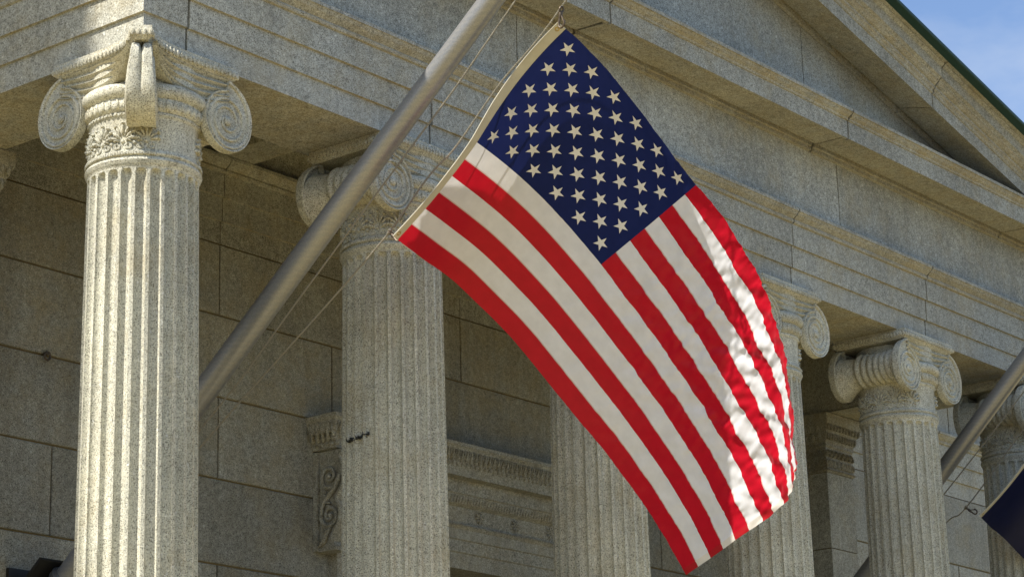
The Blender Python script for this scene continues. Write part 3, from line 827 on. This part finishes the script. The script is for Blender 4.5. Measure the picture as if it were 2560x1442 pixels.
corner = MB()
def capital_parts(col, org, cornercol):
    build('neck_band', neck(), stone_c, col, org, True)
    build('echinus', echinus(), stone_c, col, org, True)
    build('abacus', abacus(cornercol), stone_c, col, org, True)
    if not cornercol:
        for sx in (-1, 1):
            m = MB(); m.stain = .1; scroll(m, sx); build('volute', m, stone_c, col, org, True)
        build('scroll_band', front_band(), stone_c, col, org, True)
        build('scroll_band', front_band(lambda p: (p[0], -p[1], p[2])), stone_c, col, org, True)
    else:
        m = MB(); m.stain = .1; scroll(m, 1); build('volute', m, stone_c, col, org, True)
        m = MB(); m.stain = .1; m.flip = True; scroll(m, 1, mp=side_of); build('volute', m, stone_c, col, org, True)
        # angle volute on the diagonal
        m = MB(); m.sm = True; m.stain = .12
        q = math.sqrt(.5); D = .190
        def dg(u, t, z):     # u outwards along the diagonal from the axis, t across
            return (-q * u + q * t, -q * u - q * t, z)
        n = 96; rows = []
        def ra(ph):
            c_, s_ = math.cos(ph), math.sin(ph)
            if c_ > 0 and s_ > 0: return 1 / ((c_ / .1172) ** 5 + (s_ / .0885) ** 5) ** .2
            return rout(ph) if s_ < 0 else VR + .0017
        for kk in range(n):
            ph = 2 * PI * kk / n; ro = ra(ph)
            if ph > 1.5 * PI: ro = VR + (.1172 - VR) * max(0, (ph - 1.75 * PI) / (.25 * PI)) ** 2
            z = VZ + ro * math.cos(ph)
            low = max(0, min(1, (-.055 - z) / .13))
            hw = .0285 + .011 * low; gd = 1 - .85 * low
            row = []
            for tt, dr in ((-1, -.98 * ro), (-1, -.3 * ro), (-1, -.007), (-.96, -.001), (-.88, .003 * gd), (-.55, .0045 * gd), (-.22, .003 * gd), (-.07, -.005 * gd), (0, -.011 * gd), (.07, -.005 * gd), (.22, .003 * gd), (.55, .0045 * gd), (.88, .003 * gd), (.96, -.001), (1, -.007), (1, -.3 * ro), (1, -.98 * ro)):
                rr = ro + dr
                row.append(dg(D + rr * math.sin(ph), tt * hw, VZ + rr * math.cos(ph)))
            rows.append(row)
        m.grid(rows, cu=True)
        for sg in (-1, 1): spiral(m, lambda u, w: dg(D + u * .98, sg * (.0285 + .011 * max(0, min(1, (.10 - w) / .13)) - .002), VZ + w), r1=.93, rad=.0052)
        build('angle_volute', m, stone_c, col, org, True)
        def zb_c(s):
            if s < .45: return -.098 - .024 * math.sin(s / .45 * PI / 2)
            t = (s - .45) / .55
            return -.122 + .070 * t ** 1.5
        path = [(.166, -.1515), (.09, -.148), (.02, -.149), (-.05, -.155), (-.10, -.170), (-.137, -.190), (-.163, -.214)]
        m = MB(); m.stain = .2; band(m, path, zt_, zb_c); build('scroll_band', m, stone_c, col, org, True)
        m = MB(); m.stain = .2; m.flip = True; band(m, path, zt_, zb_c, side_of); build('scroll_band', m, stone_c, col, org, True)

stone_c = [M_COLM, M_MORTAR]
org0 = make_column(0)
col0 = build('column', shaft(), stone_c, house, org0, True)
tag(col0, 'corner column at the left with a diagonal corner scroll, half lit by the sun')
capital_parts(col0, org0, True)
org1 = make_column(1)
col1 = bpy.data.objects.new('column', col0.data); link(col1, house, org1)
capital_parts(col1, org1, False)
for i in (2, 3, 4):
    copy_tree(col1, house, make_column(i))
# far corner column: mirror of the corner type reads the same from the street
copy_tree(col1, house, make_column(5))
# black crust on the second column
m = MB(); m.sm = True
pk = [(157, -.887), (160, -.896), (166, -.890), (171.6, -.898), (176.7, -.890), (181.3, -.895), (185.2, -.885), (189.3, -.890), (192.7, -.882)]
for i in range(len(pk) - 1):
    for k in range(9):
        t = k / 9; a_ = R(pk[i][0] * (1 - t) + pk[i + 1][0] * t + random.gauss(0, .8)); z = pk[i][1] * (1 - t) + pk[i + 1][1] * t + random.gauss(0, .0028)
        s_ = random.uniform(.0012, .0030); r_ = rshaft(z) - .0035
        m.ell((r_ * math.cos(a_), r_ * math.sin(a_), z), (.006 * math.cos(a_), .006 * math.sin(a_), 0), (-s_ * math.sin(a_), s_ * math.cos(a_), 0), (0, 0, s_), 6, 4)
build('black_crust', m, M_CRUST, col1, org1, True)
# ------------------------------------------------------------------ flagpoles and halyards
def flagpole(x, y0, z0, y1, z1, label):
    """base (y0, z0) at the wall, tip (y1, z1)"""
    org = world((x, y0, z0))
    root = tag(empty('flagpole', org), label, 'flagpole', 'flagpoles leaning out of the portico')
    B = Vector((x, y0, z0)); T = Vector((x, y1, z1)); D = (T - B).normalized(); N = Vector((1, 0, 0)).cross(D).normalized()
    if N.z < 0: N = -N
    L = (T - B).length
    m = MB(); m.sm = True
    pts = [B + D * (L * i / 24) for i in range(25)]
    m.tube(pts, [.0392 - .0135 * (i / 24) ** 1.1 for i in range(25)], 40)
    build('pole', m, M_POLE, root)
    m = MB(); m.sm = True
    m.tube([B - D * .02, B + D * .055, B + D * .175, B + D * .182], [.047, .047, .046, .041], 32)
    m.tube([B + D * .150, B + D * .155, B + D * .172, B + D * .177], [.046, .0505, .0505, .046], 32)
    build('sleeve', m, M_SLEEVE, root)
    # flat back plate and wall flange
    m = MB()
    c = B + D * .08 - N * 0 
    def q(a, b, h): return tuple(B + Vector((1, 0, 0)) * a + D * b + N * h)
    for h0, h1, a0, a1, b0, b1 in ((.050, .060, -.085, .085, -.02, .19), (.03, .052, -.012, .012, -.01, .16)):
        P = [m.v(q(a, b, h)) for a in (a0, a1) for b in (b0, b1) for h in (h0, h1)]
        for k in ((0, 1, 3, 2), (4, 6, 7, 5), (0, 4, 5, 1), (2, 3, 7, 6), (0, 2, 6, 4), (1, 5, 7, 3)): m.f(*[P[i] for i in k])
    m.box(x - .10, x + .10, WY - .014, WY - .001, z0 - .13, z0 + .15)
    build('bracket', m, M_BLACK, root)
    m = MB(); m.sm = True
    m.ell(T + D * .045, (.04, 0, 0), (0, .04, 0), (0, 0, .04), 24, 14)
    build('ball_finial', m, M_GOLD, root)
    m = MB(); m.sm = True
    m.tube([T - D * .02, T - D * .02 - N * .045], .012, 10); m.tube([T - D * .04 - N * .045, T + D * 0 - N * .045], .014, 12)
    build('truck_pulley', m, M_BRONZE, root)
    m = MB(); m.sm = True
    cb = B + D * .33 - N * .04
    m.tube([cb + N * .01, cb - N * .02], .007, 8); m.tube([cb - D * .03 - N * .018, cb - N * .022, cb + D * .03 - N * .018], [.004, .007, .004], 8)
    build('cleat', m, M_BRONZE, root)
    return B, T, D, N

P1 = flagpole(.626, 1.098, -1.3455, -1.88, 1.1085, 'long grey flagpole slanting up across the left of the facade, carrying the striped flag')
P2 = flagpole(4.60, 1.098, -1.292, -1.60, 1.314, 'grey flagpole between the columns at the right edge, carrying the navy flag')

def resample(pts, step):
    P = [Vector(p) for p in pts]; out = []
    for i in range(len(P) - 1):
        p0 = P[max(0, i - 1)]; p1 = P[i]; p2 = P[i + 1]; p3 = P[min(len(P) - 1, i + 2)]
        n = max(1, int((p2 - p1).length / step))
        for k in range(n):
            t = k / n
            out.append(.5 * ((2 * p1) + (p2 - p0) * t + (2 * p0 - 5 * p1 + 4 * p2 - p3) * t * t + (3 * p1 - p0 - 3 * p2 + p3) * t ** 3))
    out.append(P[-1]); return out

def rope(mb, pts, rad=.0027, pitch=.020):
    """three-strand laid rope"""
    c = resample(pts, .0036); d = 0
    frames = []; prev = None
    for i, p in enumerate(c):
        t = (c[min(i + 1, len(c) - 1)] - c[max(0, i - 1)]).normalized()
        a = t.orthogonal().normalized() if prev is None else (prev - t * prev.dot(t)).normalized()
        prev = a; b = t.cross(a)
        if i: d += (p - c[i - 1]).length
        frames.append((p, a, b, d))
    for k in range(3):
        mb.tube([tuple(p + (a * math.cos(2 * PI * (d / pitch + k / 3)) + b * math.sin(2 * PI * (d / pitch + k / 3))) * rad * .55) for p, a, b, d in frames], rad * .56, 5)

def snap(x, y, z, dy, dz, parent):
    """snap hook from the rope at (y, z) to the grommet at (y+dy, z+dz)"""
    m = MB(); m.sm = True
    A = Vector((x, y, z)); E = Vector((x, y + dy, z + dz)); D = (E - A).normalized(); L = (E - A).length
    X = Vector((1, 0, 0)); N = D.cross(X)
    r = .0075
    m.tube([A + (D * -math.cos(w) + X * math.sin(w)) * r + D * r for w in [2 * PI * i / 16 for i in range(17)]], .0026, 6)
    m.tube([A + D * .012, A + D * .018, A + D * L * .5, A + D * (L * .62)], [.004, .0055, .0052, .0036], 10)
    h = [A + D * L * .6]
    for i in range(11):
        w = PI * 1.25 * i / 10
        h.append(A + D * (L * .86) + D * (.012 * math.sin(w)) + N * (.009 - .009 * math.cos(w)) - N * .0)
    m.tube(h, [.0036] + [.0030] * 11, 7)
    m.tube([A + D * L * .45 + N * .004, A + D * L * .8 + N * .016], .0018, 5)
    build('snap_hook', m, M_BRONZE, parent)

def halyard(x, A, Bp, snaps, label):
    root = tag(empty('halyard', world((x, A[-1][0], A[-1][1]))), label, 'rope', 'ropes along the flagpoles')
    m = MB(); m.sm = True
    rope(m, [(x, y, z) for y, z in A]); build('line', m, M_ROPE, root)
    m = MB(); m.sm = True
    rope(m, [(x, y, z) for y, z in Bp]); 
    for k in range(3):
        kx = Bp[6] if len(Bp) > 8 else Bp[3]
        m.ell((x + .001 * (k - 1), kx[0] + .003 * (k - 1), kx[1] - .003 * (k - 1)), (.006, 0, 0), (0, .007, .002), (0, -.002, .0055), 8, 6)
    build('line', m, M_ROPE, root)
    for s_ in snaps: snap(x, *s_, root)
    return root
halyard(.626, [(-1.845, 1.06), (-.7612, .0938), (-.5629, -.0843), (-.4096, -.2102), (-.2547, -.3368), (.0459, -.5844), (.3325, -.8183), (.80, -1.135)],
        [(-1.86, 1.045), (-1.38, .50), (-.9169, .0351), (-.70, -.128), (-.5443, -.2655), (-.4461, -.3279), (-.3054, -.4512), (-.1673, -.5477), (-.0764, -.609), (.268, -.8314), (.4258, -.9355), (.66, -1.07), (.83, -1.155)],
        [(-.9127, .0300, .014, -.050), (-.3054, -.4500, -.026, -.034)],
        'pale twisted rope beside the long flagpole, clipped to the striped flag')
halyard(4.6, [(-1.565, 1.27), (-.60, .222), (-.185, -.1667), (.21, -.5278), (.78, -1.02)],
        [(-1.57, 1.24), (-.80, .32), (-.1709, -.3157), (.1119, -.5932), (.2131, -.6477), (.52, -.90), (.80, -1.04)],
        [(-.80, .32, .02, -.05), (.1119, -.5932, -.036, -.033)],
        'rope beside the flagpole at the right edge, clipped to the navy flag')

# ------------------------------------------------------------------ flags
G = [[None] * 14 for _ in range(31)]
for i, line in enumerate(FLAG.strip().split('\n')):
    q = [int(v) / 5000 for v in line.split(',')]
    for j in range(14): G[i][j] = Vector(q[3 * j:3 * j + 3])
def cr(p0, p1, p2, p3, t): return .5 * ((2 * p1) + (p2 - p0) * t + (2 * p0 - 5 * p1 + 4 * p2 - p3) * t * t + (3 * p1 - p0 - 3 * p2 + p3) * t ** 3)
def gget(i, j):
    if i < 0: return gget(0, j) * 2 - gget(-i, j)
    if i > 30: return gget(30, j) * 2 - gget(60 - i, j)
    if j < 0: return gget(i, 0) * 2 - gget(i, -j)
    if j > 13: return gget(i, 13) * 2 - gget(i, 26 - j)
    return G[i][j]
def base(u, v):
    if u < 0:
        p = base(0, v); return p + (p - base(.03, v)) * (-u / .03)
    fu = u * 30; i = min(29, max(0, int(fu))); fu -= i
    fv = v; j = min(12, max(0, int(fv))); fv -= j
    r = [cr(gget(i + k, j - 1), gget(i + k, j), gget(i + k, j + 1), gget(i + k, j + 2), fv) for k in (-1, 0, 1, 2)]
    return cr(r[0], r[1], r[2], r[3], fu)
def wrinkle(u, v):
    d = .0040 * noise.noise((u * 5, v * .16, 1.3)) 
    ramp = max(0, min(1, (u - .33) / .30)) * max(.30, min(1, (11.5 - v) / 5))
    d += ramp * .0085 * noise.noise((u * 15 + v * .35, v * .50, 5.1))
    k = noise.noise((u * 40 + v * .9, v * 1.15, 9.7))
    d += ramp * .0058 * (abs(k) ** .7) * (1 if k > 0 else -.7)
    k = noise.noise((u * 78 - v * .5, v * 1.9, 4.2))
    d += ramp * .0034 * k
    fr = abs(v - round(v)); seam = math.exp(-(fr / .20) ** 2)
    d += (.18 + .82 * ramp) * .0042 * seam * noise.noise((u * 125, round(v) * 3.1, 2.2))
    # gathers along the top edge of the canton
    g = math.exp(-(v / 2.2) ** 2) * max(0, 1 - u / .55)
    d += g * .0035 * noise.noise((v * 2.6 - u * 3, u * 3, 3.3))
    d += .0012 * noise.noise((u * 26, v * .9, 7.7))
    if u < .44 and v < 7.6:      # creases that run from star to star
        s_ = (u * 30 - v * 10 / 7) / 2
        d -= .0016 * math.exp(-((s_ - round(s_)) / .10) ** 2) * (.4 + .6 * abs(noise.noise((u * 9, v * 1.1, 6.6)))) * min(1, (.44 - u) / .06)
        d += .0013 * noise.noise((s_ * 5.5, (u * 30 + v) * .12, 3.9))
    if u > .25 and v > 6: d += .0011 * noise.noise((u * 30 + v * 1.3, v * .8 - u * 8, 8.8))
    if u < .03: d *= max(0, u) / .03
    return d
def surf(u, v, off=0.):
    e = .004
    p = base(u, v)
    du = base(min(1, u + e), v) - base(u - e, v); dv = base(u, min(13, v + .06)) - base(u, max(0, v - .06))
    nn = du.cross(dv).normalized()
    return p + nn * (wrinkle(u, v) + off)
us = [i / 310 for i in range(311)]
if .4 not in us: us = sorted(set(us + [.4]))
FR = (0, .06, .19, .33, .5, .67, .81, .945)
vs = [k + f_ for k in range(13) for f_ in FR] + [13]
SP = [[surf(u, v) for v in vs] for u in us]
iu = us.index(.4); jv = vs.index(7)
HO = world((.626, -.3395, -.4768))

def strip_heading(parent, mat, off=Vector((0, 0, 0))):
    m = MB()
    n = 60; w = -.0195
    rows = []
    for i in range(n + 1):
        v = 13 * i / n
        a = surf(.0012, v, .0012) + off; b = surf(w, v, .0012) + off; c = surf(w, v, -.0012) + off; d = surf(.0012, v, -.0012) + off
        rows.append([tuple(p) for p in (a, b, c, d)])
    m.grid(rows, cv=True); m.poly(rows[0]); m.poly(rows[-1])
    h = build('heading', m, mat, parent)
    for v in (.28, 12.72):
        m = MB(); m.sm = True
        c = surf(-.0105, v) + off; e1 = (surf(-.005, v) - surf(-.015, v)).normalized(); e2 = (surf(-.0105, v + .1) - surf(-.0105, v - .1)).normalized(); nn = e1.cross(e2)
        m.tube([tuple(c + (e1 * math.cos(2 * PI * k / 18) + e2 * math.sin(2 * PI * k / 18)) * .0052) for k in range(19)], .0022, 8, cap=False)
        build('grommet', m, M_BRASS, h)
    return h

fm = MB(); fm.sm = True
ids = {}
def fid(m, i, j):
    if (i, j) not in ids: ids[(i, j)] = m.v(tuple(SP[i][j]))
    return ids[(i, j)]
for i in range(len(us) - 1):
    for j in range(len(vs) - 1):
        if i < iu and j < jv: continue
        k = int(vs[j]); fr = vs[j] - k
        fm.m = 0 if k % 2 == 0 else 1
        if k % 2 == 1 and fr > .9: fm.m = 2
        if us[i] > .986: fm.m = 3 if k % 2 else 4
        fm.f(fid(fm, i, j), fid(fm, i + 1, j), fid(fm, i + 1, j + 1), fid(fm, i, j + 1))
flag = build('flag', fm, [M_RED, M_WHITE, M_PINK, M_HEMW, M_HEMR], None, HO, sharp=80)
tag(flag, 'large striped flag with white stars on blue, hanging from the long pole', 'flag')
ids = {}
cm = MB(); cm.sm = True
for i in range(iu):
    for j in range(jv):
        cm.f(fid(cm, i, j), fid(cm, i + 1, j), fid(cm, i + 1, j + 1), fid(cm, i, j + 1))
canton = build('canton', cm, M_NAVY, flag, sharp=80)
strip_heading(flag, M_CANVAS)
for j in range(1, 10):
    for i in range(1, 12):
        if (i + j) % 2: continue
        u0, v0 = .4 * i / 12, 7 * j / 10
        m = MB(); m.sm = True
        for off in (.0007, -.0007):
            Rr = .0308; rings = []
            for sc in (1.0, .72, .42):
                row = []
                for k in range(10):
                    rr = Rr * (1 if k % 2 == 0 else .382) * sc; a_ = PI * k / 5
                    row.append(tuple(surf(u0 + rr * math.sin(a_) / 1.9, v0 - rr * math.cos(a_) * 13, off)))
                rings.append(row)
            m.grid(rings, cv=True)
            c = m.v(tuple(surf(u0, v0, off)))
            b = len(m.V) - 11
            for k in range(10): m.f(b + k, b + (k + 1) % 10, c)
        build('star', m, M_STAR, canton, sharp=80)

# the second flag, of which only the lower corner by the rope is in view
OFF = Vector((4.6 - .626, .409, -.147))
nm = MB(); nm.sm = True
nm.grid([[tuple(SP[i][j] + OFF) for j in range(0, len(vs), 4)] for i in range(0, len(us), 3)])
HO2 = tuple(Vector(HO) + OFF * S)
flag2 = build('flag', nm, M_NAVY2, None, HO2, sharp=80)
tag(flag2, 'plain navy blue flag with a cream heading, cut off by the right edge', 'flag')
strip_heading(flag2, M_CANVAS, OFF)

# ------------------------------------------------------------------ ground, sky, sun, camera
g = MB(); g.poly([(-130, -130, -2.98), (130, -130, -2.98), (130, 130, -2.98), (-130, 130, -2.98)])
gr = build('ground', g, M_GROUND, None, (0, 0, 0)); gr['kind'] = 'structure'; gr['label'] = 'dark asphalt street and surroundings'
g = MB(); g.box(-16, 22, -4.6, 8, -3.02, -2.975)
pv = build('pavement', g, M_PAVE, None, (0, 0, 0)); pv['kind'] = 'structure'; pv['label'] = 'pale sunlit pavement at the foot of the portico'

# unseen block added on the left so its corner shades the portico flank
tw = tag(empty('added_shade_block', world((-5.2, 4.8, -2.98))), 'tall stone block with rows of windows, added unseen at the left to shade the portico', 'building')
m = MB(); tx, ty = -6.0, .195 + 6.0 * .268
m.box(tx, tx + 1.6, ty, ty + 6, -2.98, 8.3)
build('wall', m, [M_STONE, M_MORTAR], tw)
m = MB(); m.box(-.012, .012, -.26, .26, -.40, .40)
win = None
for k in range(7):
    for i in range(6):
        o_ = world((tx + 1.6, ty + .7 + .9 * i, -1.9 + 1.4 * k))
        if win is None: win = build('window', m, M_GLASS, tw, o_, True)
        else:
            w_ = win.copy(); link(w_, tw, o_)

SUN = Vector((-.79, .212, 1.03)).normalized()
el = math.asin(SUN.z); az = math.atan2(SUN.x, SUN.y)
ld = bpy.data.lights.new('sun', 'SUN'); ld.energy = 5.0; ld.angle = R(.55); ld.color = (1.0, .945, .85)
lo = bpy.data.objects.new('sun', ld); COL.objects.link(lo); lo.rotation_euler = SUN.to_track_quat('Z', 'Y').to_euler(); lo.location = (-40, 10, 40)
wd = bpy.data.worlds.new('World'); scene.world = wd; wd.use_nodes = True
nt = wd.node_tree; nt.nodes.clear()
sky = nt.nodes.new('ShaderNodeTexSky'); sky.sky_type = 'NISHITA'; sky.sun_disc = False; sky.sun_elevation = el; sky.sun_rotation = az % (2 * PI)
sky.air_density = .75; sky.dust_density = .45; sky.ozone_density = 1.6
tc = nt.nodes.new('ShaderNodeTexCoord'); mp = nt.nodes.new('ShaderNodeMapping'); mp.inputs['Scale'].default_value = (1.0, 1.0, 2.2); mp.inputs['Location'].default_value = (.30, .12, .05)
nz = nt.nodes.new('ShaderNodeTexNoise'); nz.inputs['Scale'].default_value = 5.2; nz.inputs['Detail'].default_value = 6; nz.inputs['Roughness'].default_value = .55
rp = nt.nodes.new('ShaderNodeValToRGB'); rp.color_ramp.elements[0].position = .44; rp.color_ramp.elements[0].color = (0, 0, 0, 1)
rp.color_ramp.elements[1].position = .74; rp.color_ramp.elements[1].color = (.8, .8, .8, 1)
mx = nt.nodes.new('ShaderNodeMix'); mx.data_type = 'RGBA'; mx.inputs[7].default_value = (3.1, 3.45, 4.0, 1)
bg = nt.nodes.new('ShaderNodeBackground'); bg.inputs['Strength'].default_value = .15
wo = nt.nodes.new('ShaderNodeOutputWorld')
L_ = nt.links.new
L_(tc.outputs['Generated'], mp.inputs[0]); L_(mp.outputs[0], nz.inputs['Vector']); L_(nz.outputs['Fac'], rp.inputs[0])
L_(rp.outputs[0], mx.inputs[0]); L_(sky.outputs[0], mx.inputs[6]); L_(mx.outputs[2], bg.inputs[0]); L_(bg.outputs[0], wo.inputs[0])

cd = bpy.data.cameras.new('camera'); cam = bpy.data.objects.new('camera', cd); COL.objects.link(cam)
cr_ = Vector((0.6252641612849993, -0.7799885220906162, -0.025741678645007836))
cu_ = Vector((-0.20590467089063766, -0.19669620632890705, 0.9585999524938619))
cf_ = Vector((0.7527602507558331, 0.5940778634343418, 0.2835903684177284))
M = Matrix((cr_, cu_, -cf_)).transposed().to_4x4()
M.translation = Vector(world((-4.020925604383814, -4.388859752122116, -2.447382444888098)))
cam.matrix_world = M
cd.sensor_width = 36; cd.lens = 36 * 6002.4967 / 2560; cd.clip_start = .1; cd.clip_end = 2000
scene.camera = cam
scene.view_settings.view_transform = 'Standard'; scene.view_settings.look = 'None'
scene.view_settings.gamma = 1.0; scene.view_settings.exposure = 0.60
